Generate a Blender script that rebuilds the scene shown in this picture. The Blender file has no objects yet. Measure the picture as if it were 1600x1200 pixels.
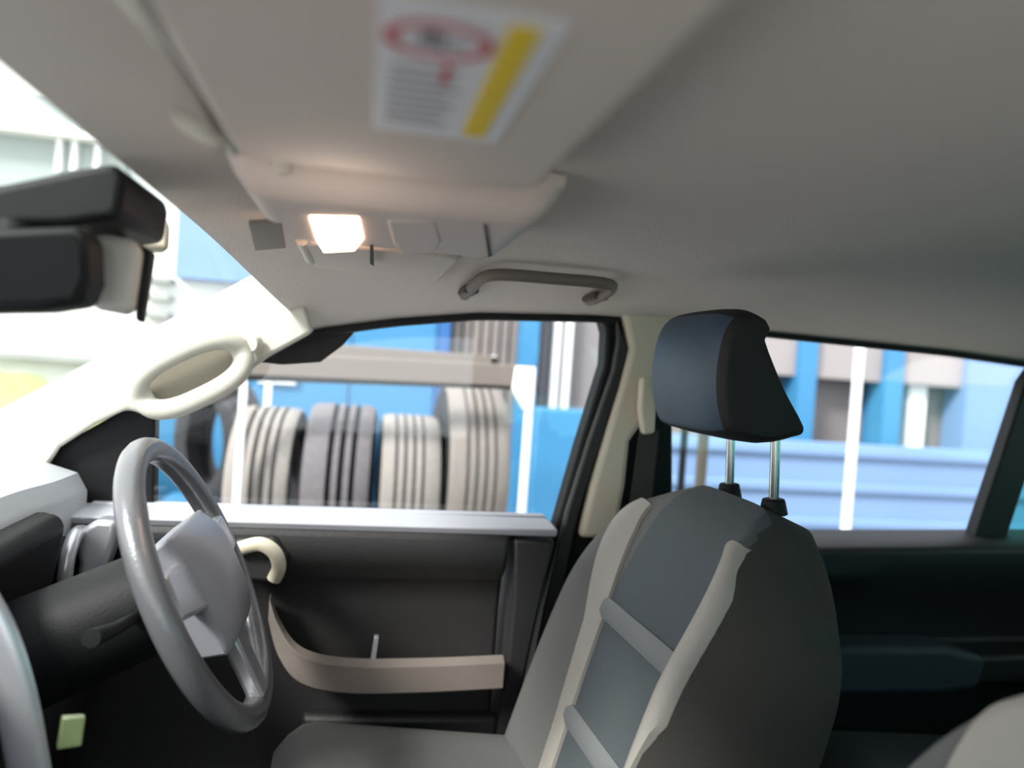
import bpy, bmesh, math, random
from mathutils import Vector, Matrix
random.seed(7)
S = bpy.context.scene
C = bpy.context.collection

# ------------------------------------------------------------------ camera
CAM = Vector((0, 0, 1.20)); F = 1200.0
AL, BE, RO = math.radians(11.2), math.radians(1.25), math.radians(4.0)
fw = Vector((math.sin(AL)*math.cos(BE), math.cos(AL)*math.cos(BE), -math.sin(BE)))
r0 = Vector((math.cos(AL), -math.sin(AL), 0)); u0 = r0.cross(fw)
rt = r0*math.cos(RO) + u0*math.sin(RO); up = -r0*math.sin(RO) + u0*math.cos(RO)
cd = bpy.data.cameras.new('camera'); cam = bpy.data.objects.new('camera', cd); C.objects.link(cam)
cd.sensor_width = 36; cd.lens = 36*F/1600; cd.clip_start = .01; cd.clip_end = 200
cam.matrix_world = Matrix(((rt.x, up.x, -fw.x, CAM.x), (rt.y, up.y, -fw.y, CAM.y), (rt.z, up.z, -fw.z, CAM.z), (0, 0, 0, 1)))
cd.dof.use_dof = True; cd.dof.focus_distance = .95; cd.dof.aperture_fstop = 2.4
S.camera = cam
def ray(px, py): return fw*F + rt*(px-800) - up*(py-600)
def P(px, py, Y):
    d = ray(px, py); return CAM + d*(Y/d.y)

# ------------------------------------------------------------------ light
S.view_settings.view_transform = 'Standard'; S.view_settings.look = 'None'
S.view_settings.gamma = 1; S.view_settings.exposure = 1.15
w = bpy.data.worlds.new('world'); S.world = w; w.use_nodes = True
bg = w.node_tree.nodes['Background']; bg.inputs[0].default_value = (.93, .96, 1, 1); bg.inputs[1].default_value = 1.35
sd = bpy.data.lights.new('sun', 'SUN'); sd.energy = 3.2; sd.angle = math.radians(14); sd.color = (1, .97, .92)
so = bpy.data.objects.new('sun', sd); C.objects.link(so)
so.rotation_euler = Vector((-.62, -.50, .66)).to_track_quat('Z', 'Y').to_euler()

# ------------------------------------------------------------------ materials
def lin(c):
    return tuple((v/255/12.92 if v/255 <= .04045 else ((v/255+.055)/1.055)**2.4) for v in c)
def mat(name, rgb, rough=.6, bump=0, scale=60, metal=0, spec=.5, vary=0, emit=None, es=0):
    m = bpy.data.materials.new(name); m.use_nodes = True; nt = m.node_tree; b = nt.nodes['Principled BSDF']
    c = lin(rgb) + (1,)
    b.inputs['Base Color'].default_value = c; b.inputs['Roughness'].default_value = rough
    b.inputs['Metallic'].default_value = metal; b.inputs['Specular IOR Level'].default_value = spec
    if bump or vary:
        tc = nt.nodes.new('ShaderNodeTexCoord'); n = nt.nodes.new('ShaderNodeTexNoise')
        n.inputs['Scale'].default_value = scale; n.inputs['Detail'].default_value = 4
        nt.links.new(tc.outputs['Object'], n.inputs['Vector'])
        if vary:
            mx = nt.nodes.new('ShaderNodeMix'); mx.data_type = 'RGBA'
            nt.links.new(n.outputs['Fac'], mx.inputs[0])
            mx.inputs[6].default_value = tuple(v*(1-vary) for v in c[:3])+(1,); mx.inputs[7].default_value = tuple(min(1, v*(1+vary)) for v in c[:3])+(1,)
            nt.links.new(mx.outputs[2], b.inputs['Base Color'])
        if bump:
            bp = nt.nodes.new('ShaderNodeBump'); bp.inputs['Strength'].default_value = bump; bp.inputs['Distance'].default_value = .002
            nt.links.new(n.outputs['Fac'], bp.inputs['Height']); nt.links.new(bp.outputs[0], b.inputs['Normal'])
    if emit:
        b.inputs['Emission Color'].default_value = lin(emit)+(1,); b.inputs['Emission Strength'].default_value = es
    return m
def glassmat(name, tint, refl=.04):
    m = bpy.data.materials.new(name); m.use_nodes = True; nt = m.node_tree; nt.nodes.clear()
    o = nt.nodes.new('ShaderNodeOutputMaterial'); mx = nt.nodes.new('ShaderNodeMixShader')
    t = nt.nodes.new('ShaderNodeBsdfTransparent'); t.inputs[0].default_value = tint+(1,)
    g = nt.nodes.new('ShaderNodeBsdfGlossy'); g.inputs['Roughness'].default_value = .02
    mx.inputs[0].default_value = refl
    nt.links.new(t.outputs[0], mx.inputs[1]); nt.links.new(g.outputs[0], mx.inputs[2]); nt.links.new(mx.outputs[0], o.inputs[0])
    return m
M = dict(
 liner=mat('headliner_fabric', (214, 203, 196), .95, .5, 400, vary=.06),
 visor=mat('visor_vinyl', (206, 194, 187), .8, .3, 300, vary=.04),
 console=mat('console_plastic', (206, 190, 184), .6, .15, 300),
 pillar=mat('pale_pillar_trim', (198, 193, 182), .6, .1, 300),
 beige=mat('beige_trim', (206, 196, 176), .55),
 black=mat('black_plastic', (17, 17, 19), .6, .2, 300, spec=.25),
 seal=mat('rubber_seal', (12, 12, 13), .6),
 door=mat('door_plastic', (40, 39, 40), .5, .3, 250),
 sill=mat('sill_sheen_plastic', (178, 178, 186), .4, .1, 250),
 rdoor=mat('rear_door_plastic', (22, 18, 22), .55, .3, 250),
 arm=mat('armrest_fabric', (122, 112, 106), .8, .4, 400, vary=.08),
 dash=mat('dash_plastic', (168, 170, 174), .6, .3, 250),
 dashlow=mat('dash_lower_plastic', (34, 33, 38), .6, .3, 250),
 silver=mat('silver_trim', (190, 190, 196), .3, metal=.6),
 chrome=mat('chrome', (190, 190, 190), .18, metal=1),
 seat=mat('seat_fabric', (78, 85, 90), .85, .6, 500, vary=.12),
 bolster=mat('lit_bolster_fabric', (100, 100, 99), .85, .6, 500, vary=.1),  # lighter grey carries the light on the far bolster and cushion
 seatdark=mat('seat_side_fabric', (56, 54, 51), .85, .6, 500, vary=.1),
 strip=mat('grey_seat_strip', (158, 153, 147), .7, .3, 400),
 strip2=mat('dim_seat_strip', (116, 118, 120), .7, .3, 400),
 hrface=mat('headrest_blue_sheen', (52, 70, 88), .5, .3, 300),  # bluish sheen on the face put into the base colour
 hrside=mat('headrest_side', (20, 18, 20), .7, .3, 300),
 rim=mat('wheel_leather', (92, 92, 96), .28, .2, 300, spec=.9),
 lens=mat('lamp_lens', (255, 235, 215), .3, emit=(255, 214, 180), es=5),
 grip=mat('brownish_plastic', (112, 100, 94), .6),
 shut=mat('slat_grey', (150, 152, 150), .7),
 white=mat('white_paint', (236, 236, 236), .5),
 paper=mat('label_paper', (222, 222, 228), .6),
 red=mat('label_red', (196, 60, 76), .6), yellow=mat('label_yellow', (232, 200, 30), .6), ink=mat('label_ink', (90, 84, 96), .6),
 belt=mat('belt_webbing', (96, 90, 80), .8, .4, 500),
 carpet=mat('carpet', (30, 30, 32), 1, .6, 300),
 screen=mat('green_display', (92, 104, 72), .3),
 tyre=mat('dusty_rubber', (142, 135, 130), .9, .4, 60, vary=.15),
 tyre2=mat('worn_grey_rubber', (108, 102, 105), .9, .4, 60, vary=.25),
 tyre3=mat('black_rubber_and_side_shade', (34, 32, 36), .8, .4, 60, vary=.2),
 groove=mat('tread_groove', (104, 98, 96), .95),
 groove2=mat('tread_groove_dark', (22, 22, 25), .95),
 blue=mat('blue_sheet', (56, 124, 168), .5, .1, 3, vary=.08),
 blued=mat('deep_blue_sheet', (34, 92, 150), .5, .1, 3, vary=.08),
 bluel=mat('pale_blue_sheet', (112, 140, 178), .5, .1, 3, vary=.06),
 greywall=mat('grey_brown_wall', (132, 122, 118), .8, .3, 8, vary=.1),
 pink=mat('pinkish_fascia', (152, 143, 142), .7, .1, 5, vary=.04),
 pale=mat('pale_render', (240, 242, 238), .8, .2, 6, vary=.04),
 beam=mat('taupe_beam', (118, 108, 101), .6, .1, 30),
 asphalt=mat('concrete_yard', (170, 164, 158), .9, .6, 20, vary=.15),
 hedge=mat('yellow_green_leaves', (150, 158, 104), .8, 1, 25, vary=.3),
 body=mat('car_body', (150, 152, 155), .4),
 glass=glassmat('clear_glass', (.94, .96, .96)), teal=glassmat('teal_tinted_glass', (.42, .72, .68), .05), wsglass=glassmat('windscreen_glass', (.96, .98, .97), .03),
 mirror=mat('dark_reflection_glass', (10, 9, 11), .3, spec=.12),  # reflection of the dark cabin put into the glass colour
 box=mat('grey_box_plastic', (196, 193, 188), .5),
)
# ------------------------------------------------------------------ mesh helpers
def link(name, bm, m, parent=None, smooth=True, bevel=0, seg=2, sub=0):
    bmesh.ops.recalc_face_normals(bm, faces=bm.faces)
    me = bpy.data.meshes.new(name); bm.to_mesh(me); bm.free()
    o = bpy.data.objects.new(name, me); C.objects.link(o)
    for mm in (m if isinstance(m, (list, tuple)) else [m]): me.materials.append(M[mm] if isinstance(mm, str) else mm)
    if smooth:
        for p in me.polygons: p.use_smooth = True
        me.set_sharp_from_angle(angle=math.radians(40))
    if parent:
        o.parent = parent; o.matrix_parent_inverse = Matrix.Translation(parent.location).inverted()
    if bevel:
        b = o.modifiers.new('bevel', 'BEVEL'); b.width = bevel; b.segments = seg; b.limit_method = 'ANGLE'; b.angle_limit = math.radians(35)
    if sub:
        s = o.modifiers.new('sub', 'SUBSURF'); s.levels = sub; s.render_levels = sub
    return o
def empty(name, loc, label, cat, group=None):
    o = bpy.data.objects.new(name, None); C.objects.link(o); o.location = loc; o.empty_display_size = .05
    tag(o, label, cat, group); return o
def tag(o, label, cat, group=None, kind=None):
    o['label'] = label; o['category'] = cat
    if group: o['group'] = group
    if kind: o['kind'] = kind
    return o
def struct(o): o['kind'] = 'structure'; return o
def prism(pts, off, bm=None):
    bm = bm or bmesh.new(); off = Vector(off)
    a = [bm.verts.new(p) for p in pts]; b = [bm.verts.new(Vector(p)+off) for p in pts]
    bm.faces.new(a); bm.faces.new(b[::-1])
    for i in range(len(a)):
        j = (i+1) % len(a); bm.faces.new((a[i], b[i], b[j], a[j]))
    return bm
def box(lo, hi, bm=None):
    (x0, y0, z0), (x1, y1, z1) = lo, hi
    return prism([(x0, y0, z0), (x1, y0, z0), (x1, y1, z0), (x0, y1, z0)], (0, 0, z1-z0), bm)
def tube(pts, r, seg=12, closed=False, bm=None, flat=1.0, upv=(0, 1, 0), cap=True):
    bm = bm or bmesh.new(); pts = [Vector(p) for p in pts]; n = len(pts); rings = []
    for i, p in enumerate(pts):
        t = (pts[(i+1) % n]-pts[i-1]) if closed else (pts[min(i+1, n-1)]-pts[max(i-1, 0)])
        t.normalize(); a = Vector(upv); a = (a - t*a.dot(t))
        if a.length < 1e-4: a = t.orthogonal()
        a.normalize(); b = t.cross(a); rr = r[i] if isinstance(r, (list, tuple)) else r
        rings.append([bm.verts.new(p + a*math.cos(q*2*math.pi/seg)*rr*flat + b*math.sin(q*2*math.pi/seg)*rr) for q in range(seg)])
    for i in range(n if closed else n-1):
        A, B = rings[i], rings[(i+1) % n]
        for q in range(seg): bm.faces.new((A[q], A[(q+1) % seg], B[(q+1) % seg], B[q]))
    if not closed and cap: bm.faces.new(rings[0][::-1]); bm.faces.new(rings[-1])
    return bm
def slab(f, g, nu, nv):      # closed body between surfaces f(u,v) and g(u,v)
    bm = bmesh.new()
    A = [[bm.verts.new(f(i/nu, j/nv)) for j in range(nv+1)] for i in range(nu+1)]
    B = [[bm.verts.new(g(i/nu, j/nv)) for j in range(nv+1)] for i in range(nu+1)]
    for i in range(nu):
        for j in range(nv):
            bm.faces.new((A[i][j], A[i+1][j], A[i+1][j+1], A[i][j+1])); bm.faces.new((B[i][j], B[i][j+1], B[i+1][j+1], B[i+1][j]))
    for i in range(nu):
        bm.faces.new((A[i][0], B[i][0], B[i+1][0], A[i+1][0])); bm.faces.new((A[i][nv], A[i+1][nv], B[i+1][nv], B[i][nv]))
    for j in range(nv):
        bm.faces.new((A[0][j], A[0][j+1], B[0][j+1], B[0][j])); bm.faces.new((A[nu][j], B[nu][j], B[nu][j+1], A[nu][j+1]))
    return bm
def interp(x, T):
    if x <= T[0][0]: return T[0][1]
    for (a, va), (b, vb) in zip(T, T[1:]):
        if x <= b:
            t = (x-a)/(b-a); return va+(vb-va)*t
    return T[-1][1]
def smooth_pts(pts, n=4, closed=False):   # Catmull-Rom
    pts = [Vector(p) for p in pts]; L = len(pts); out = []
    for i in range(L if closed else L-1):
        g = (lambda k: pts[k % L]) if closed else (lambda k: pts[max(0, min(L-1, k))])
        p0, p1, p2, p3 = g(i-1), g(i), g(i+1), g(i+2)
        for k in range(n):
            t = k/n; out.append(.5*((2*p1)+(p2-p0)*t+(2*p0-5*p1+4*p2-p3)*t*t+(3*p1-p0-3*p2+p3)*t**3))
    if not closed: out.append(pts[-1])
    return out

# ================================================================== CAR SHELL
RAIL = [(-.35, 1.15), (-.13, 1.215), (-.07, 1.236), (.05, 1.262), (.19, 1.284), (.4, 1.297), (.67, 1.295), (1.1, 1.287), (2.0, 1.24)]
YC, HW = .61, .68
def sideness(y): return min(1, abs(y-YC)/HW)
def Zr(x, y):
    zc = 1.352 - .022*max(0, min(1, (.02-x)/.22))**1.5
    zr = interp(x, RAIL)
    return zc + (zr-zc)*sideness(y)**4
def xh(y): return -.185 + .11*sideness(y)**4
def roof(u, v):
    y = -.14 + v*1.5; x0 = xh(y); x = x0 + (2.0-x0)*u**1.2
    return Vector((x, y, Zr(x, y)))
struct(link('ceiling', slab(roof, lambda u, v: roof(u, v)+Vector((0, 0, .05)), 60, 48), 'liner'))
struct(link('floor', box((-1.1, -.14, .28), (2.0, 1.42, .33)), 'carpet'))
struct(link('wall_rear', box((2.0, -.14, .28), (2.05, 1.42, 1.0)), 'black'))
struct(link('wall_front', box((-1.15, -.14, .2), (-1.1, 1.42, .90)), 'black'))
# passenger side (behind the camera)
bm = box((-1.1, -.18, .28), (2.0, -.10, .93)); box((.40, -.16, .93), (.52, -.11, 1.31), bm); box((1.4, -.16, .93), (2.0, -.11, 1.27), bm)
struct(link('wall_left', bm, 'black', bevel=.01))
struct(link('trim_5', prism([(-.95, -.11, .93), (-.86, -.11, .93), (-.09, -.11, 1.24), (-.09, -.11, 1.32), (-.14, -.11, 1.32)], (0, -.05, 0)), 'pillar', bevel=.008))
struct(link('window_5', box((-.8, -.137, .92), (.42, -.133, 1.3)), 'glass'))
struct(link('window_6', box((.5, -.137, .92), (1.42, -.133, 1.3)), 'teal'))
struct(link('window_7', prism([(2.0, -.14, 1.0), (2.0, 1.4, 1.0), (1.98, 1.4, 1.25), (1.98, -.14, 1.25)], (.006, 0, 0)), 'teal'))

# --- windscreen
n = 16
def ws(u, v):
    y = -.12 + v*1.46; x0 = xh(y)-.01
    top = Vector((x0, y, Zr(x0, y)+.02)); bot = Vector((-1.02+.16*sideness(y)**3, y, .93))
    return top.lerp(bot, u)
struct(link('window_4', slab(ws, lambda u, v: ws(u, v)+Vector((-.003, 0, .004)), 4, n), 'wsglass'))

# --- right A pillar trim
def LA(px): return 1.305-.085*max(0, px)/470
AP = [(-130, 712), (0, 643), (120, 580), (230, 522), (330, 468), (400, 430), (430, 418), (460, 418), (470, 450), (492, 520), (425, 556), (385, 586), (330, 616), (270, 642), (225, 648), (200, 640),
      (150, 664), (95, 700), (70, 740), (-130, 860)]
pil = struct(link('trim_1', prism([P(a, b, LA(a)) for a, b in AP], (-.02, .05, 0)), 'pillar', bevel=.008, seg=3))
# grab handle on the pillar
gh = empty('grab_handle', P(300, 590, 1.23), 'pale grab handle with an oval finger opening on the sunlit windscreen pillar', 'handle')
ax = (P(350, 560, 1.2)-P(250, 608, 1.2)).normalized(); ay = Vector((0, 0, 1)).cross(ax).normalized(); az = ax.cross(Vector((0, -1, 0))).normalized()
cc = P(302, 585, 1.215)
loop = []
for k in range(40):
    q = 2*math.pi*k/40; c_, s_ = math.cos(q), math.sin(q)
    e = lambda v, p: math.copysign(abs(v)**p, v)
    out = -.006 - .022*(1 if s_ < 0 else .2)*abs(s_)
    loop.append(cc + ax*(.078*e(c_, .75)) + az*(.036*e(s_, .8)) + Vector((0, out, 0)))
if az.z < 0: pass
link('grip', tube(loop, [.0155]*40, 14, True, flat=.8), 'pillar', gh)
link('end_cap', tube([cc+ax*.098+Vector((0, .01, .004)), cc+ax*.092+Vector((0, -.012, .004))], .013, 14), 'pillar', gh, bevel=.002)
link('recess', prism([cc+ax*a+az*b+Vector((0, .006, 0)) for a, b in [(-.07, -.014), (-.055, -.028), (.055, -.028), (.07, -.014), (.07, .014), (.055, .026), (-.055, .026), (-.07, .012)]], (0, .012, 0)), mat('recess_shade_beige', (128, 122, 108), .7), gh)  # darker beige puts the shade inside the opening into the colour

# --- mirror sail corner and front door quarter frame
struct(link('trim_3', prism([P(a, b, 1.31) for a, b in [(60, 735), (95, 695), (200, 636), (243, 630), (240, 812), (100, 830)]], (0, .03, 0)), 'black', bevel=.004))

# --- B pillar
BPb = [(938, 482), (1052, 482), (1052, 860), (1060, 1200), (800, 1200), (838, 1000), (868, 830), (905, 700), (945, 570), (948, 520)]
struct(link('trim_2', prism([P(a, b, 1.29) for a, b in BPb], (0, .05, 0)), 'black', bevel=.006))
BPt = [(975, 488), (1056, 488), (1044, 560), (1020, 640), (985, 690), (978, 760), (962, 842), (906, 842), (925, 760), (948, 680), (972, 600), (986, 545)]
tb = link('pillar_cover', prism([P(a, b, 1.262) for a, b in BPt], (0, .03, 0)), 'beige', bpy.data.objects['trim_2'], bevel=.010, seg=3)
BPc = [(965, 500), (982, 545), (968, 605), (940, 690), (905, 800), (885, 900), (840, 1100), (820, 1200), (802, 1200), (850, 950), (886, 800), (920, 690), (958, 580), (966, 530)]
link('weather_strip', prism([P(a, b, 1.272) for a, b in BPc], (0, .02, 0)), 'door', bpy.data.objects['trim_2'], bevel=.004)
# belt
sb = empty('seat_belt', P(1012, 600, 1.24), 'dark seat belt hanging from the beige anchor loop on the centre pillar', 'seat belt')
link('anchor_loop', prism([P(a, b, 1.235) for a, b in [(1004, 590), (1018, 590), (1026, 640), (1024, 678), (1006, 680), (1000, 640)]], (0, .022, 0)), 'beige', sb, bevel=.006, seg=3)
link('webbing', prism([P(a, b, 1.25) for a, b in [(1000, 672), (1030, 672), (1010, 860), (985, 1010), (955, 1010), (975, 860)]], (0, .003, 0)), 'seatdark', sb)

# --- doors: profile extruded along x
def door(name, prof, xa, xb, m, sillz=None, nseg=14):
    bm = bmesh.new(); rows = []
    for i in range(nseg+1):
        x = xa+(xb-xa)*i/nseg; dz = sillz(x) if sillz else 0
        rows.append([bm.verts.new((x, y, z+dz*max(0, min(1, (z-.5)/.4)))) for y, z in prof])
    for A, B in zip(rows, rows[1:]):
        for k in range(len(prof)):
            l = (k+1) % len(prof); bm.faces.new((A[k], A[l], B[l], B[k]))
    bm.faces.new(rows[0]); bm.faces.new(rows[-1][::-1])
    return struct(link(name, bm, m, bevel=.008, seg=3))
prof1 = [(1.36, .30), (1.36, .935), (1.235, .935), (1.218, .925), (1.214, .90), (1.222, .870), (1.250, .845), (1.262, .80), (1.268, .60), (1.262, .52), (1.24, .46), (1.24, .30)]
d1 = door('door_1', prof1, -.62, .255, 'door')
# door end section beyond the seam
d1b = link('end_panel', prism([P(a, b, 1.225) for a, b in [(803, 842), (868, 846), (842, 960), (812, 1100), (796, 1200), (770, 1200), (790, 1060), (802, 930)]], (0, .12, 0)), 'door', d1, bevel=.006)
sill = link('sill_cap', slab(lambda u, v: Vector((-.62+u*.955, 1.215+.115*v, .938+.004*math.sin(v*3.14))), lambda u, v: Vector((-.62+u*.955, 1.222+.108*v, .925)), 20, 5), 'sill', d1, bevel=.003)  # pale colour carries the light reflecting off the sill top
sl = link('glass_seal', box((-.40, 1.298, .93), (.335, 1.325, .944)), 'sill', d1, bevel=.003)
arm = smooth_pts([P(420, 950, 1.205), P(436, 1000, 1.19), P(470, 1042, 1.175), P(540, 1058, 1.165), P(660, 1058, 1.165), P(788, 1052, 1.17)], 6)
def arm_bm():
    bm = bmesh.new(); rings = []
    for i, p in enumerate(arm):
        t = i/(len(arm)-1); h = .024*(.75+.25*min(1, t*5))
        d = 1.27-p.y
        sec = [(0, h*.7), (-.0, -h), (.012, -h*1.25), (d, -h*1.35), (d, h-.035), (.015, h)]
        rings.append([bm.verts.new(p+Vector((0, a, b))) for a, b in sec])
    for A, B in zip(rings, rings[1:]):
        for k in range(6): bm.faces.new((A[k], A[(k+1) % 6], B[(k+1) % 6], B[k]))
    bm.faces.new(rings[0]); bm.faces.new(rings[-1][::-1]); return bm
am = link('armrest', arm_bm(), 'arm', d1, bevel=.006, seg=3)
link('switch_glint', prism([P(a, b, 1.178) for a, b in [(585, 996), (592, 996), (586, 1040), (578, 1040)]], (0, .014, 0)), 'silver', am, bevel=.001)  # silver sliver shaped as the light streak reflected at the switch
link('door_pocket', prism([P(a, b, 1.235) for a, b in [(470, 1120), (780, 1120), (770, 1200), (480, 1200)]], (0, .03, 0)), 'door', d1, bevel=.01)
link('door_release', tube(smooth_pts([P(372, 858, 1.20), P(405, 850, 1.19), P(428, 862, 1.185), P(436, 885, 1.19), P(428, 905, 1.205)], 5), .011, 10, flat=.7), 'beige', d1)
link('handle_bezel', prism([P(a, b, 1.205) for a, b in [(365, 842), (430, 838), (452, 870), (440, 915), (378, 908)]], (0, .03, 0)), 'door', d1, bevel=.008, seg=3)

prof2 = [(1.36, .30), (1.36, .93), (1.255, .93), (1.235, .918), (1.232, .87), (1.262, .82), (1.262, .735), (1.20, .728), (1.196, .68), (1.255, .655), (1.265, .55), (1.24, .46), (1.24, .30)]
d2 = door('door_2', prof2, .47, 1.9, 'rdoor', lambda x: -.012+.03*max(0, x-.7))
link('armrest', prism([P(a, b, 1.19) for a, b in [(1300, 1012), (1480, 1012), (1545, 1030), (1530, 1078), (1470, 1086), (1300, 1088)]], (0, .075, 0)), mat('rear_armrest', (56, 60, 72), .6, .3, 300), d2, bevel=.012, seg=3)
# rear pillar (divider) and quarter
dv = struct(link('trim_4', prism([P(a, b, 1.29) for a, b in [(1604, 596), (1640, 545), (1640, 640), (1562, 876), (1512, 876), (1530, 820), (1565, 715)]], (0, .03, 0)), 'seal', bevel=.004))
struct(link('trim_6', prism([(1.62, 1.28, .9), (2.0, 1.28, .9), (2.0, 1.28, 1.3), (1.5, 1.28, 1.3)], (0, .06, 0)), 'black', bevel=.01))
# window frames along the rail (black seals)
rail = []
bm = tube([Vector((x, 1.287, interp(x, RAIL)-.002)) for x in [-.12+i*.03 for i in range(21)]], .007, 8)
struct(link('trim_7', bm, 'seal'))
bm = tube([Vector((x, 1.287, interp(x, RAIL)-.002)) for x in [.5+i*.05 for i in range(24)]], .006, 8)
struct(link('trim_8', bm, 'seal'))
# dark wedge at the window's front upper corner
struct(link('trim_9', prism([P(a, b, 1.295) for a, b in [(405, 566), (428, 552), (490, 518), (565, 500), (560, 512), (535, 540), (500, 566), (440, 570)]], (0, .012, 0)), 'seal', bevel=.003))
# glass panes
struct(link('window_1', prism([P(a, b, 1.312) for a, b in [(235, 840), (235, 620), (480, 505), (560, 485), (960, 470), (950, 560), (870, 860)]], (0, .004, 0)), 'glass'))
struct(link('window_2', prism([P(a, b, 1.308) for a, b in [(1040, 880), (1040, 475), (1640, 520), (1540, 890)]], (0, .004, 0)), 'glass'))
struct(link('window_3', prism([P(a, b, 1.308) for a, b in [(1536, 890), (1624, 560), (2000, 560), (2000, 890)]], (0, .004, 0)), 'teal'))

# ================================================================== DASHBOARD
dsh = empty('dashboard', (-.7, .62, .93), 'dashboard with pale top, dark lower face and silver edged centre stack', 'dashboard')
def dt(u, v):
    y = -.09 + 1.37*v
    pr = [(-1.0, .95), (-.8, .99), (-.6, 1.02), (-.48, 1.012), (-.415, .992), (-.40, .965)]
    t = u*5; i = min(4, int(t)); f = t-i
    x = pr[i][0]+(pr[i+1][0]-pr[i][0])*f; z = pr[i][1]+(pr[i+1][1]-pr[i][1])*f
    hump = math.exp(-((y-.955)/.19)**4)*.012*max(0, 1-abs(x+.48)/.2)
    return Vector((x, y, z+hump))
link('dash_top', slab(dt, lambda u, v: dt(u, v)-Vector((0, 0, .06)), 20, 40), 'dash', dsh)
bm = prism([(-1.0, -.09, .90), (-.43, -.09, .95), (-.42, -.09, .88), (-.38, -.09, .80), (-.36, -.09, .70), (-.40, -.09, .55), (-.7, -.09, .45), (-1.0, -.09, .45)], (0, 1.34, 0))
link('dash_face', bm, 'dashlow', dsh, bevel=.015, seg=3)
bm = prism([(-.52, .80, .90), (-.40, .80, .972), (-.365, .80, .962), (-.385, .80, .83), (-.5, .80, .80)], (0, .31, 0))
cl = link('instrument_binnacle', bm, 'black', dsh, bevel=.02, seg=4)
# side vent near the door
vt = link('side_vent', tube([Vector((-.40, 1.165, .875)), Vector((-.378, 1.165, .875))], .045, 20), 'black', dsh)
ring = [Vector((-.372, 1.165+.043*math.cos(q*math.pi/12), .875+.052*math.sin(q*math.pi/12))) for q in range(24)]
link('vent_ring', tube(ring, .010, 10, True, upv=(1, 0, 0)), 'silver', vt)
link('end_trim', prism([P(a, b, 1.16) for a, b in [(110, 838), (150, 812), (182, 815), (178, 850), (160, 900), (140, 960), (118, 1010), (92, 1000), (112, 930), (122, 880)]], (0, .04, 0)), 'silver', dsh, bevel=.008, seg=3)
# centre stack
cs = None
bm = prism([(-.46, .565, .98), (-.33, .565, .965), (-.285, .565, .90), (-.24, .565, .78), (-.16, .565, .62), (-.10, .565, .56), (-.10, .565, .34), (-.46, .565, .34)], (0, .125, 0))
cs = link('centre_stack', bm, 'dashlow', dsh, bevel=.015, seg=3)
st = smooth_pts([P(-60, 900, .70), P(-12, 980, .70), P(22, 1080, .70), P(45, 1200, .70), P(60, 1300, .70)], 5)
link('edge_strip', tube(st, .017, 12, flat=.5), 'silver', cs)
link('display', prism([P(a, b, .692) for a, b in [(98, 1122), (134, 1120), (128, 1166), (90, 1172)]], (-.003, .006, 0)), 'screen', cs, bevel=.001)

# ================================================================== STEERING WHEEL
WC = Vector((-.168, .95, .925)); th = math.radians(26)
nrm = Vector((math.cos(th), 0, math.sin(th))); wu = Vector((-math.sin(th), 0, math.cos(th))); wv = Vector((0, 1, 0))
def W(a, r, d=0): return WC + wv*math.cos(a)*r + wu*math.sin(a)*r + nrm*d
sw = empty('steering_wheel', WC, 'black leather steering wheel with grey hub, seen nearly edge-on in front of the door', 'steering wheel')
link('rim', tube([W(q*2*math.pi/64, .165) for q in range(64)], .0155, 14, True, upv=tuple(nrm)), 'rim', sw)
hub = slab(lambda u, v: WC + wv*(u-.5)*.17*(1-.25*(1-v)) + wu*((v-.5)*.15-.005) + nrm*(.012+.028*(1-(2*u-1)**4)*(1-(2*v-1)**4)), lambda u, v: WC + wv*(u-.5)*.15*(1-.25*(1-v)) + wu*((v-.5)*.13-.005) - nrm*.03, 14, 14)
link('hub', hub, mat('hub_grey', (140, 140, 148), .35), sw, bevel=.004)
for a0 in (math.radians(8), math.radians(172), math.radians(270)):
    dd = (W(a0, 1)-WC); dd.normalize(); sd_ = nrm.cross(dd)
    wdt = .030 if a0 < 4 else .024
    pts = [WC+dd*.06+sd_*wdt, WC+dd*.06-sd_*wdt, WC+dd*.157-sd_*wdt*.8, WC+dd*.157+sd_*wdt*.8]
    link('spoke', prism([p-nrm*.004 for p in pts], nrm*.02), 'silver', sw, bevel=.005, seg=3)
bm = tube([WC-nrm*.02, WC-nrm*.06, WC-nrm*.22], [.05, .06, .065], 20)
col = link('column_shroud', bm, 'black', dsh, bevel=.006)
for sgn, lab in ((-1, 'wiper'), (1, 'indicator')):
    p0 = WC-nrm*.06+wv*sgn*.05
    link('stalk', tube([p0, p0+wv*sgn*.07+wu*.01, p0+wv*sgn*.125+wu*.022], [.006, .007, .009], 10), 'black', dsh)

# ================================================================== SEATS
RC = math.radians(20)
def seat_xyz(u, wv_, t, cy):    # u lateral, w up along backrest, t forward
    ex = Vector((math.sin(RC), 0, math.cos(RC))); fn = Vector((-math.cos(RC), 0, math.sin(RC)))
    return Vector((SX, cy+u, .585)) + ex*wv_ + fn*t
SX = .292
LEN = .508
def hw(w):   # half width
    t = w/LEN; return .245 - .015*t - .085*max(0, (t-.62)/.38)**2.2
def front(s, w):   # s in -1..1
    u = s*hw(w); t = w/LEN
    b = .045*(1-max(0, (t-.55)/.45)**1.5)
    bol = b*math.exp(-((abs(s)-.84)/.17)**2)
    edge = -.06*max(0, abs(s)-.88)/.12
    topr = -.035*max(0, (t-.86)/.14)**2
    return u, .012*math.sin(t*math.pi)+bol+edge+topr
def bf(u, v, cy, off=0):
    s = 2*u-1; w = v*LEN; uu, t = front(s, w); return seat_xyz(uu, w-.06*s**6*max(0, (v-.6)/.4)**1.5, t+off, cy)
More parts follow.
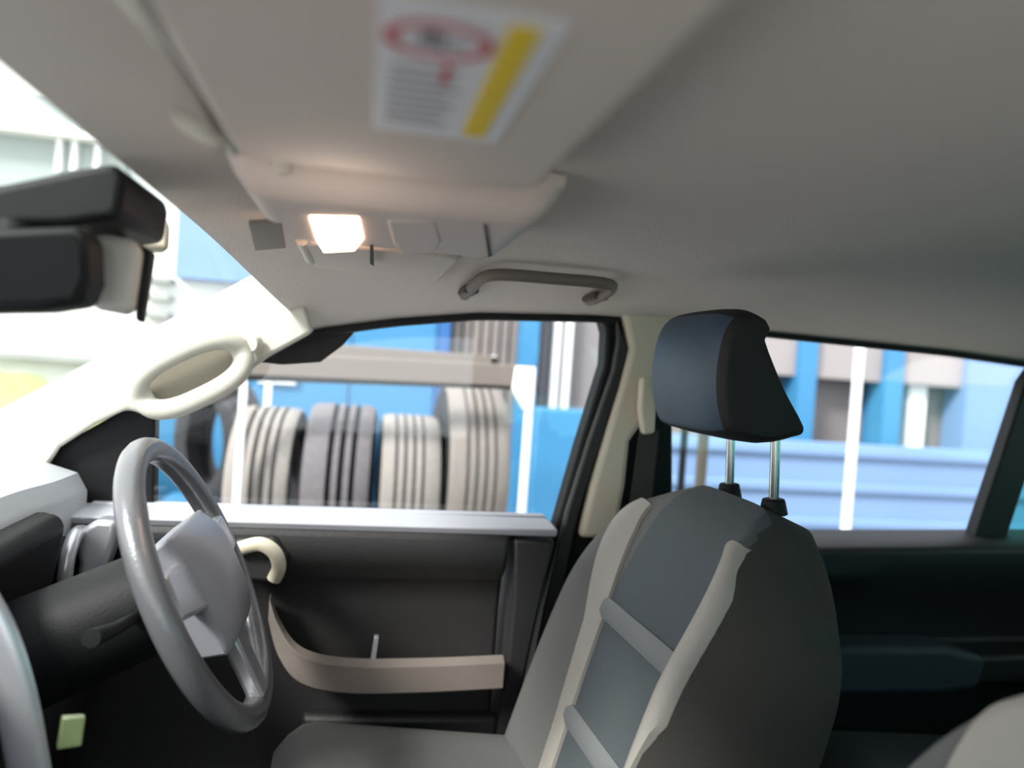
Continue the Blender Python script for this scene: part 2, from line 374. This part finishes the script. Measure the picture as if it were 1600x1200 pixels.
def bb(u, v, cy):
    s = 2*u-1; w = v*LEN*.995; t = v
    return seat_xyz(s*hw(w)*.98, w-.06*s**6*max(0, (v-.6)/.4)**1.5, -.135+.025*s*s - (.03)*(1-t) + .02*max(0, (t-.88)/.12)**2, cy)
def ribbon(path, width, cy, lift=.008):
    bm = bmesh.new(); L = []
    N = len(path)
    for i, (s, v) in enumerate(path):
        a, b = path[max(0, i-1)], path[min(N-1, i+1)]
        pa, pb = bf((a[0]+1)/2, a[1], cy), bf((b[0]+1)/2, b[1], cy); t = (pb-pa).normalized()
        fn = Vector((-math.cos(RC), 0, math.sin(RC))); sd_ = t.cross(fn).normalized()
        row = []
        for k in range(9):
            f = (k-4)/4; 
            # move in (s,v) space perpendicular
            p = bf((s+1)/2, v, cy) + sd_*f*width/2
            rel = p - Vector((SX, cy, .585)); wloc = rel.dot(Vector((math.sin(RC), 0, math.cos(RC)))); uloc = rel.y
            wloc = max(0, min(LEN, wloc)); ss = max(-1, min(1, uloc/hw(wloc)))
            q = bf((ss+1)/2, wloc/LEN, cy, lift*(1-.35*f*f))
            row.append((bm.verts.new(q), bm.verts.new(q-fn*.01)))
        L.append(row)
    for A, B in zip(L, L[1:]):
        for k in range(8):
            bm.faces.new((A[k][0], A[k+1][0], B[k+1][0], B[k][0])); bm.faces.new((A[k][1], B[k][1], B[k+1][1], A[k+1][1]))
        bm.faces.new((A[0][0], B[0][0], B[0][1], A[0][1])); bm.faces.new((A[8][0], A[8][1], B[8][1], B[8][0]))
    for R in (L[0], L[-1]): bm.faces.new([r[0] for r in R]+[r[1] for r in R[::-1]])
    return bm
def lerp_path(pts, n=14):
    o = []
    for (a, b), (c, d) in zip(pts, pts[1:]):
        for k in range(n): t = k/n; o.append((a+(c-a)*t, b+(d-b)*t))
    return o+[pts[-1]]
def make_seat(cy, name, label, headrest_side=True):
    t = empty(name, (.1, cy, .33), label, 'seat', 'front seats')
    bm = slab(lambda u, v: bf(u, v, cy), lambda u, v: bb(u, v, cy), 44, 26)
    o = link('backrest', bm, ['seat', 'seatdark', 'bolster'], t)
    me = o.data
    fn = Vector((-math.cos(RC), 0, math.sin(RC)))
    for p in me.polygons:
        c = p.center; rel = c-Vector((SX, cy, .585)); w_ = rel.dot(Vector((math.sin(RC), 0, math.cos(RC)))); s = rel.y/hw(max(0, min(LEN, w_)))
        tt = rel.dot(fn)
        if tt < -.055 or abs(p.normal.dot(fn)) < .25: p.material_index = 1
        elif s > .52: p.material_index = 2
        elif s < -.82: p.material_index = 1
    for pth in ([(-.76, .925), (-.80, .8), (-.80, .5), (-.70, .2), (-.64, .02)], [(.80, .93), (.70, .8), (.54, .5), (.46, .2), (.44, .02)]):
        link('trim_strip', ribbon(lerp_path(pth), .042, cy), 'strip', t)
    link('cross_strip', ribbon(lerp_path([(.52, .56), (-.74, .58)], 20), .030, cy), 'strip2', t)
    link('cross_strip', ribbon(lerp_path([(.44, .25), (-.68, .28)], 20), .030, cy), 'strip2', t)
    # cushion
    def cf(u, v):
        s = 2*u-1; x = .30-.39*v
        return Vector((x, cy+s*(.245+.005*v), .585+.035*v + .038*math.exp(-((abs(s)-.82)/.16)**2) - .05*max(0, abs(s)-.9)/.1 - .05*max(0, (v-.85)/.15)**2))
    link('seat_cushion', slab(cf, lambda u, v: Vector((cf(u, v).x, cy+(2*u-1)*.235, .46)), 30, 20), 'bolster', t)
    link('seat_base', box((-.06, cy-.2, .33), (.30, cy+.2, .47)), 'black', t, bevel=.02)
    # headrest : side profile (x,z) swept across y
    prof = [(.410, 1.150), (.400, 1.19), (.400, 1.235), (.408, 1.270), (.425, 1.288), (.455, 1.288), (.478, 1.245), (.506, 1.195), (.540, 1.146), (.530, 1.136), (.485, 1.126), (.425, 1.134)]
    prof = [(p.x, p.z) for p in smooth_pts([(a, 0, b) for a, b in prof], 3, True)]
    cx, cz = .465, 1.20
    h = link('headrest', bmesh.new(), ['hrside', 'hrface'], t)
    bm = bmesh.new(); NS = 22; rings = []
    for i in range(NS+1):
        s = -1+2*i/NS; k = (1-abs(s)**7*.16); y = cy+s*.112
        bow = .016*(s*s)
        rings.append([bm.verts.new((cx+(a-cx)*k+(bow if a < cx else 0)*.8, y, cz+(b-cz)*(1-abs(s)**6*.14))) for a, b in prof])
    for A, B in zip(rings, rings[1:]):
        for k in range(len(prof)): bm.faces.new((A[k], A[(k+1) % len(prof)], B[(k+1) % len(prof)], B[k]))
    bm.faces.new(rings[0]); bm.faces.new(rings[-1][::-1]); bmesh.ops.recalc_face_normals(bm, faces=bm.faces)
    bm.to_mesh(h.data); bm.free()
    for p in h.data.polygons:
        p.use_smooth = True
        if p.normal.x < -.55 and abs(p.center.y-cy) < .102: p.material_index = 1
    bv = h.modifiers.new('bevel', 'BEVEL'); bv.width = .006; bv.segments = 4; bv.limit_method = 'ANGLE'; bv.angle_limit = math.radians(50)
    for dy in (-.06, .06):
        link('headrest_post', tube([(.522, cy+dy, 1.15), (.528, cy+dy, 1.035)], .0062, 12), 'chrome', t)
        link('post_collar', tube([(.5265, cy+dy, 1.056), (.528, cy+dy, 1.036)], [.014, .018], 14), 'black', t, bevel=.002)
    return t
make_seat(.952, 'driver_seat', 'dark grey driver seat with pale strips and high headrest behind the steering wheel')
ps = make_seat(.285, 'passenger_seat', 'front passenger seat, only its shoulder showing at the lower right corner')
ps.location.x += .035; ps.location.z -= .01
# rear bench
rs = empty('rear_seat', (1.2, .61, .33), 'dark rear bench seat behind the driver seat, low at the right', 'seat')
link('seat_cushion', slab(lambda u, v: Vector((.80+.6*v, .02+1.2*u, .60-.04*v-.05*max(0, (.12-v)/.12)**2)), lambda u, v: Vector((.83+.57*v, .02+1.2*u, .36)), 20, 16), mat('rear_seat_fabric', (70, 72, 78), .9, .5, 400), rs, bevel=.01)
link('backrest', slab(lambda u, v: Vector((1.36+.24*v, .02+1.2*u, .55+.42*v)), lambda u, v: Vector((1.55+.2*v, .02+1.2*u, .52+.42*v)), 20, 12), 'seat', rs, bevel=.02)

# ================================================================== CEILING FITTINGS
def visor(cy0, cy1, x0, x1, name, label):
    t = empty(name, ((x0+x1)/2, cy0, 1.335), label, 'sun visor', 'sun visors')
    def o(u, v, z):
        a = u; n_ = 24
    pts = []; r = .022; z = 1.324
    for (cx_, cyy, a0) in ((x1-r, cy1-r, 0), (x0+r, cy1-r, 90), (x0+r, cy0+r, 180), (x1-r, cy0+r, 270)):
        for k in range(7):
            q = math.radians(a0+k*15); pts.append((cx_+r*math.cos(q), cyy+r*math.sin(q), z))
    link('visor_panel', prism(pts, (0, 0, .014)), 'visor', t, bevel=.0055, seg=4)
    link('edge_highlight_rod', tube([(x0-.002, cy0+.01, z+.006), (x0-.003, (cy0+cy1)/2, z+.005), (x0-.002, cy1-.012, z+.006)], .0075, 12), 'pillar', t)  # pale rod added as the bright highlight along the visor edge
    return t
v1 = visor(.06, .535, -.088, .112, 'sun_visor', 'near passenger sun visor carrying the white warning label with yellow bar')
lb = link('warning_label', box((-.002, .268, 1.3232), (.066, .425, 1.3240)), 'paper', v1, bevel=0, smooth=False)
link('yellow_bar', box((.045, .276, 1.3226), (.057, .415, 1.3232)), 'yellow', lb, smooth=False)
oval = [Vector((.0215+.0215*math.cos(q*math.pi/24), .300+.017*math.sin(q*math.pi/24), 1.3230)) for q in range(48)]
bm = bmesh.new()
for k in range(48):
    c_ = Vector((.0215, .300, 1.3230)); f1 = .80
    a, b = oval[k], oval[(k+1) % 48]; vs = [bm.verts.new(p) for p in (a, b, c_+(b-c_)*f1, c_+(a-c_)*f1)]; bm.faces.new(vs)
bmesh.ops.remove_doubles(bm, verts=bm.verts, dist=1e-6)
g = bmesh.ops.extrude_face_region(bm, geom=bm.faces[:]); bmesh.ops.translate(bm, verts=[e for e in g['geom'] if isinstance(e, bmesh.types.BMVert)], vec=(0, 0, -.0004))
link('red_oval', bm, 'red', lb, smooth=False)
for (x, y, dx, dy) in [(.014, .293, .003, .012), (.018, .290, .002, .014), (.021, .294, .003, .013), (.026, .300, .006, .003)]:
    link('pictogram_stroke', box((x, y, 1.3227), (x+dx, y+dy, 1.3231)), 'ink', lb, smooth=False)
for i in range(8):
    y = .330+i*.0105; L_ = random.uniform(.026, .036)
    link('text_line', box((.004, y, 1.3228), (.004+L_, y+.0018, 1.3232)), 'ink', lb, smooth=False)
bm = box((.026, .322, 1.3227), (.029, .345, 1.3231)); link('red_mark', bm, 'red', lb, smooth=False)
v2 = visor(.865, 1.20, -.07, .105, 'sun_visor', 'plain grey driver sun visor folded up beyond the lit roof lamp')
for o in [v2]+list(v2.children): o.location.z -= .006 if o is v2 else 0
# visor clip
cpt = P(318, 215, .47)
bm = prism([P(a, b, .455-(b-175)*.0) for a, b in [(266, 176), (300, 190), (345, 232), (300, 216), (278, 200)]], (0, .004, .006))
tag(link('visor_clip', bm, 'pillar', bevel=.001), 'small pale visor clip at the front edge of the near visor', 'clip')
# overhead console
oc = empty('overhead_console', (.0, .70, 1.34), 'grey overhead console in the middle of the headliner with one lit map lamp', 'roof console')
def ocf(u, v):
    x = -.105+.25*u; y = .575+.25*v
    e = max(abs(2*u-1), abs(2*v-1))
    return Vector((x, y, 1.312+.028*max(0, (e-.8)/.2)**2))
link('console_housing', slab(ocf, lambda u, v: Vector((ocf(u, v).x, ocf(u, v).y, 1.35)), 30, 26), 'console', oc)
def PZ(px, py, z):
    d = ray(px, py); return CAM + d*((z-CAM.z)/d.z)
ln = link('lamp_lens', prism([PZ(a, b, 1.3095) for a, b in [(483, 342), (560, 344), (568, 376), (555, 393), (505, 396), (494, 378)]], (0, 0, .006)), 'lens', oc, bevel=.002)
link('lamp_lens', prism([PZ(a, b, 1.3112) for a, b in [(604, 345), (680, 347), (690, 378), (678, 395), (628, 398), (614, 380)]], (0, 0, .006)), 'console', oc, bevel=.002)
link('switch_recess', prism([PZ(a, b, 1.3112) for a, b in [(388, 352), (440, 350), (446, 388), (398, 392)]], (0, 0, .005)), 'grip', oc, bevel=.001)
for q in [[(578, 384), (583, 384), (584, 416), (578, 412)], [(756, 352), (760, 352), (768, 400), (763, 402)]]:
    link('seam', prism([PZ(a, b, 1.311) for a, b in q], (0, 0, .004)), 'black', oc, smooth=False)
link('sensor_dome', tube([PZ(440, 258, 1.332), PZ(440, 258, 1.345)], [.007, .010], 16), 'pillar', oc, bevel=.004, seg=3)
ll = bpy.data.lights.new('map_lamp_light', 'POINT'); ll.energy = .03; ll.color = (1, .82, .68); ll.shadow_soft_size = .02
lo = bpy.data.objects.new('map_lamp_light', ll); C.objects.link(lo); lo.location = PZ(525, 368, 1.28)
# assist grip
ag = empty('assist_grip', P(845, 445, 1.15), 'folded roof assist grip above the driver door window', 'handle')
g0, g1 = P(742, 438, 1.10), P(952, 430, 1.10)
def onr(p, d=.012): return Vector((p.x, p.y, Zr(p.x, p.y)-d))
pts = smooth_pts([onr(Vector((g0.x, 1.20, 0)), .004), onr(Vector((g0.x, 1.12, 0)), .016), onr(Vector((g0.x+.015, 1.045, 0)), .016), onr(Vector(((g0.x+g1.x)/2, 1.035, 0)), .016), onr(Vector((g1.x-.015, 1.045, 0)), .016), onr(Vector((g1.x, 1.12, 0)), .016), onr(Vector((g1.x, 1.20, 0)), .004)], 5)
link('grip_bar', tube(pts, .0085, 12, flat=.8), 'grip', ag)  # brown of the bar stands in for the shadowed recess around it
for x in (g0.x, g1.x):
    p = onr(Vector((x, 1.165, 0)), .006); link('hinge_cap', box(tuple(p-Vector((.012, .035, .008))), tuple(p+Vector((.012, .035, .004)))), mat('hinge_cap_brown', (62, 52, 50), .6), ag, bevel=.004, seg=3)

# ================================================================== REAR-VIEW MIRROR and windscreen units
ch = empty('windscreen_sensor_housing', (-.24, .62, 1.30), 'big black sensor housing at the top of the windscreen beside the headliner', 'sensor housing')
bm = prism([P(a, b, .60) for a, b in [(-160, 318), (0, 287), (120, 262), (180, 252), (196, 276), (186, 340), (100, 352), (-160, 356)]], (0, .13, 0))
link('housing_body', bm, 'black', ch, bevel=.01, seg=3)
rm = empty('rearview_mirror', (-.25, .52, 1.25), 'wide black rear-view mirror under the sensor housing', 'mirror')
bm = prism([P(a, b, .585) for a, b in [(-170, 362), (120, 352), (136, 372), (138, 440), (124, 476), (60, 486), (-170, 490)]], (0, .04, 0))
link('mirror_housing', bm, 'black', rm, bevel=.010, seg=4)
link('dark_reflection_glass', prism([P(a, b, .583) for a, b in [(-155, 372), (112, 364), (126, 380), (128, 434), (114, 466), (56, 474), (-155, 478)]], (0, .004, 0)), 'mirror', rm, bevel=.001)
link('mirror_stem', tube([P(20, 374, .60), P(24, 350, .602)], .012, 12), 'black', rm)
dc = empty('dash_camera', (-.21, .66, 1.25), 'small grey box with rounded corners at the far end of the rear-view mirror', 'camera')
q = [P(a, b, .648) for a, b in [(140, 358), (200, 372), (219, 384), (212, 440), (203, 494), (150, 484), (130, 470), (130, 400)]]
link('camera_body', prism(q, (0, .022, 0)), 'box', dc, bevel=.008, seg=4)
link('box_edge_shade', prism([p+Vector((.004, .012, -.002)) for p in [P(a, b, .648) for a, b in [(200, 372), (222, 384), (214, 440), (204, 500), (195, 494)]]], (0, .016, 0)), 'black', dc, bevel=.003)  # black sliver painting the shading on the box's right side
link('mount', tube([P(170, 366, .67), P(190, 335, .67)], .012, 12), 'black', dc)
tg = tag(link('toll_card_reader', prism([P(a, b, .78) for a, b in [(196, 348), (255, 336), (266, 350), (264, 392), (215, 388)]], (-.01, .03, 0)), 'beige', bevel=.006, seg=3), 'little pale unit on the windscreen just right of the grey camera box', 'sensor')

# ================================================================== OUTSIDE
struct(link('ground', box((-14, -10, -.1), (14, 14, 0)), 'asphalt'))
# tyre rack
RY = 2.35
def pole(px, py, Y, z0, z1, wd, m, name, parent=None, dp=None):
    p = P(px, py, Y); d = dp or wd
    return link(name, box((p.x-wd/2, Y, z0), (p.x+wd/2, Y+d, z1)), m, parent, bevel=.003)
rk = empty('tyre_rack', (P(600, 600, RY).x, RY, 0), 'white and taupe metal tyre rack outside the driver window', 'rack')
pr = pole(822, 720, RY, 0, 1.19, .024, 'white', 'post', rk)
pl = pole(380, 610, RY, 0, 1.24, .022, 'white', 'post', rk)
xL, xR = P(380, 610, RY).x, P(822, 700, RY).x
for x in (xL, xR-.015): link('post', box((x-.012, RY+.62, 0), (x+.012, RY+.645, 1.24)), 'white', rk, bevel=.003)
a, b = P(380, 548, RY), P(838, 572, RY); c, d = P(838, 606, RY), P(380, 586, RY)
link('top_beam', prism([a, b, c, d], (0, .03, 0)), 'beam', rk, bevel=.004)
link('beam_edge_shade', prism([d, c, c+Vector((0, 0, -.008)), d+Vector((0, 0, -.016))], (0, .05, 0)), 'groove2', rk)  # dark strip painting the shading along the beam's lower edge
link('gusset', prism([P(px, py, RY-.004) for px, py in [(806, 572), (838, 574), (836, 612), (832, 650), (818, 640), (800, 608)]], (0, .034, 0)), 'white', rk, bevel=.003)
link('top_beam', box((xL, RY+.62, 1.19), (xR, RY+.645, 1.24)), 'beam', rk, bevel=.004)
for y in (RY+.01, RY+.59): link('shelf_rail', box((xL, y, .47), (xR, y+.035, .51)), 'white', rk, bevel=.004)
for x in (xL, xR-.02): link('side_rail', box((x, RY, .47), (x+.02, RY+.64, .50)), 'white', rk, bevel=.003)
def tyre(cx, cy, R, wd, label, mt, mg, grooves, rot=0, lean=0, z0=.51, gw=.007):
    # profile (x along axis, r)
    h = wd/2; pr = [(-h*.8, R*.62, 0), (-h*1.0, R*.72, 0), (-h*1.04, R*.86, 0), (-h*.98, R*.955, 0), (-h*.86, R*.988, 0)]
    for g in grooves:
        gx = g*h; pr += [(gx-gw, R*(1-.008*g*g), 0), (gx-gw*.7, R-.012, 1), (gx+gw*.7, R-.012, 1), (gx+gw, R*(1-.008*g*g), 0)]
    pr += [(h*.86, R*.988, 0), (h*.98, R*.955, 0), (h*1.04, R*.86, 0), (h*1.0, R*.72, 0), (h*.8, R*.62, 0), (h*.7, R*.66, 0), (h*.8, R*.9, 0), (-h*.8, R*.9, 0), (-h*.7, R*.66, 0)]
    bm = bmesh.new(); NS = 72; rings = []
    for k in range(NS):
        q = 2*math.pi*k/NS; rings.append([bm.verts.new((x, r*math.cos(q), r*math.sin(q))) for x, r, _ in pr])
    for k in range(NS):
        A, B = rings[k], rings[(k+1) % NS]
        for i in range(len(pr)):
            j = (i+1) % len(pr); f = bm.faces.new((A[i], A[j], B[j], B[i]))
            if pr[i][2] or pr[j][2]: f.material_index = 1
            elif min(pr[i][1], pr[j][1]) < R*.95: f.material_index = 2  # black sidewall rubber, also standing in for shade between the tyres
    o = link('tyre', bm, [mt, mg, 'tyre3'], bevel=0)
    o.location = (cx, cy, z0+R); o.rotation_euler = (0, lean, rot)
    return tag(o, label, 'tyre', 'tyres standing on the rack')
TY = 2.72
specs = [  # px left, px right, py top
 (352, 462, 634, 'pale dusty tyre at the left of the rack, tread turned slightly sideways', 'tyre', 'groove', (-.45, -.12, .2, .52), -4, .007),
 (472, 588, 630, 'darker grey tyre with three wide black grooves, second from the left post', 'tyre2', 'groove2', (-.2, .14, .48), -3, .009),
 (592, 694, 648, 'light smooth-looking tyre between the dark grooved one and the tallest one', 'tyre', 'groove', (-.5, -.2, .1, .4), 0, .005),
 (696, 800, 600, 'tallest brownish tyre beside the right white post of the rack', mat('brown_dust_rubber', (130, 122, 117), .9, .4, 60, vary=.12), 'groove', (-.4, -.1, .2, .5), 1, .005)]
for (xa, xb, yt, lab, mt, mg, gr, rot, gw) in specs:
    Yf = 2.40; a, b = P(xa, 740, Yf), P(xb, 740, Yf); wd = abs(b.x-a.x)*.98
    top = P((xa+xb)/2, yt, TY); z0 = .512
    R = (top.z-z0)/2; cy = Yf+R
    top = P((xa+xb)/2, yt, cy); R = (top.z-z0)/2
    tyre((a.x+b.x)/2, Yf+R, R, wd/1.04, lab, mt, mg, gr, math.radians(rot), 0, z0, gw)
t5 = tyre(P(336, 700, 3.4).x, 3.45, .285, .15, 'clean black tyre on the ground stand left of the rack, partly behind the wheel rim', 'tyre3', 'groove2', (-.3, .3), math.radians(35), 0, .51)
t5['group'] = 'black tyres left of the rack'
bs = empty('tyre_stand', (P(322, 700, 3.4).x, 3.45, 0), 'low blue box stand under the black tyre left of the rack', 'stand')
p = P(322, 700, 3.4); link('stand_box', box((p.x-.2, 3.1, 0), (p.x+.2, 3.8, .50)), 'blued', bs, bevel=.01)
link('stand_lid', box((p.x-.21, 3.09, .46), (p.x+.21, 3.81, .509)), 'blue', bs, bevel=.006)
# workshop building far wall
BY = 4.3
bd = empty('workshop_building', (1, BY, 0), 'long blue and grey workshop front across the yard behind the tyre rack', 'building')
def panel(name, m, x0p, x1p, y0p, y1p, Y=BY, th=.12, z0=None, z1=None, xm=None):
    ym = 600
    xa = P(x0p, ym, Y).x; xb = P(x1p, ym, Y).x
    za = P((x0p+x1p)/2, y1p, Y).z if z0 is None else z0; zb = P((x0p+x1p)/2, y0p, Y).z if z1 is None else z1
    return link(name, box((xa, Y, za), (xb, Y+th, zb)), m, bd, bevel=.004)
link('wall', box((P(384, 600, BY).x, BY+.12, 0), (10, BY+.6, 4.2)), 'greywall', bd)
link('end_wall', box((-7, BY+.10, 0), (P(384, 600, BY).x, BY+.6, 4.2)), 'pale', bd)
panel('door_panel', 'blue', 384, 545, 0, 0, z0=0, z1=2.1)
panel('door_panel', 'blue', 547, 678, 0, 0, z0=0, z1=2.1)
panel('low_blue_panel', 'blue', 225, 383, 0, 0, Y=BY-.02, z0=0, z1=1.05)
for k in range(6):
    panel('vent_slat', 'shut', 212, 256, 430+k*28, 440+k*28, Y=BY-.02)
panel('grey_rail', 'shut', -200, 205, 548, 560, Y=BY-.02)
panel('door_jamb', 'blued', 680, 699, 0, 0, Y=BY-.03, z0=0, z1=2.3)
panel('sign_board', 'white', 402, 462, 568, 600, Y=BY-.03, th=.02)
panel('column', 'blue', 810, 838, 0, 0, Y=BY-.10, z0=0, z1=3.2)
for k in range(7):
    panel('shutter_slat', 'greywall', 704+k*15, 715+k*15, 0, 0, Y=BY+.06, th=.07, z0=0, z1=2.6)
panel('shutter', mat('shutter_grey', (128, 122, 124), .8), 842, 1030, 0, 0, Y=BY+.05, z0=0, z1=2.6)
panel('downpipe', 'white', 862, 872, 0, 0, Y=BY-.03, th=.06, z0=0, z1=2.6)
panel('downpipe', 'white', 880, 890, 0, 0, Y=BY-.03, th=.06, z0=0, z1=2.6)
panel('fascia', 'pink', 1030, 1900, 0, 592, Y=BY-.05, th=.2, z0=P(1200, 585, BY).z, z1=2.4)
panel('column', 'blue', 1248, 1276, 0, 0, Y=BY-.1, th=.2, z0=0, z1=3.0)
panel('column', 'blue', 1384, 1412, 0, 0, Y=BY-.1, th=.2, z0=0, z1=3.0)
panel('column', 'bluel', 1512, 1720, 0, 0, Y=BY-.1, th=.2, z0=0, z1=3.0)
panel('bright_window', 'pale', 1422, 1450, 590, 700, Y=BY+.02, th=.08)
panel('upper_wall', 'bluel', -700, 392, 0, 0, Y=BY-.02, z0=P(300, 440, BY).z, z1=3.3) if False else None
panel('blue_wall_panel', 'bluel', 262, 398, 0, 438, Y=BY-.02, z1=2.6)
panel('fascia', 'pale', -300, 170, 178, 192, Y=BY-.12, th=.2)
for a in (66, 90, 126): panel('window_bar', 'white', a, a+9, 192, 268, Y=BY-.05, th=.06)
panel('dull_window', mat('grey_green_panel', (150, 160, 158), .5), -300, 175, 130, 290, Y=BY-.01, th=.1)
# low blue barrier
lw = empty('low_barrier', (2, 3.5, 0), 'low pale blue sheet barrier with horizontal ribs behind the rear door window', 'barrier')
xa, xb = P(838, 700, 3.5).x, P(1750, 700, 3.5).x
link('sheet', box((xa, 3.5, 0), (xb, 3.56, .93)), 'bluel', lw, bevel=.01)
for z in (.5, .68, .86): link('rib', box((xa, 3.47, z), (xb, 3.51, z+.05)), 'bluel', lw, bevel=.012, seg=3)
link('blue_end_panel', box((xa-.02, 3.46, 0), (P(990, 700, 3.5).x, 3.6, 1.02)), 'blue', lw, bevel=.01)
# yard posts
p = P(1333, 680, 2.5); yp = tag(link('yard_post', tube([(p.x, 2.5, 0), (p.x, 2.5, 2.6)], .018, 16), 'white'), 'slim bright white post standing in front of the blue barrier', 'post')
p = P(1068, 700, 2.2); tag(link('thin_pole', tube([(p.x, 2.2, 0), (p.x, 2.2, 1.5)], .011, 12), 'black'), 'thin dark pole seen just under the headrest beside the centre pillar', 'pole')
p = P(1098, 700, 2.3); tag(link('khaki_pole', tube([(p.x, 2.3, 0), (p.x, 2.3, 1.5)], .018, 12), 'belt'), 'khaki pole seen under the headrest left of its two chrome posts', 'pole')
# yellow green hedge seen low through the windscreen
bm = bmesh.new(); bmesh.ops.create_icosphere(bm, subdivisions=4, radius=1)
for v in bm.verts:
    f = 1+.12*math.sin(v.co.x*17)*math.sin(v.co.y*13+1)*math.sin(v.co.z*19); v.co *= f
h0 = P(60, 610, 3.7); bmesh.ops.scale(bm, vec=(.75, .3, .5), verts=bm.verts); bmesh.ops.translate(bm, vec=(h0.x-.28, 3.8, .52), verts=bm.verts)
tag(link('hedge', bm, 'hedge'), 'low yellow-green bush beyond the windscreen at the far left', 'bush')
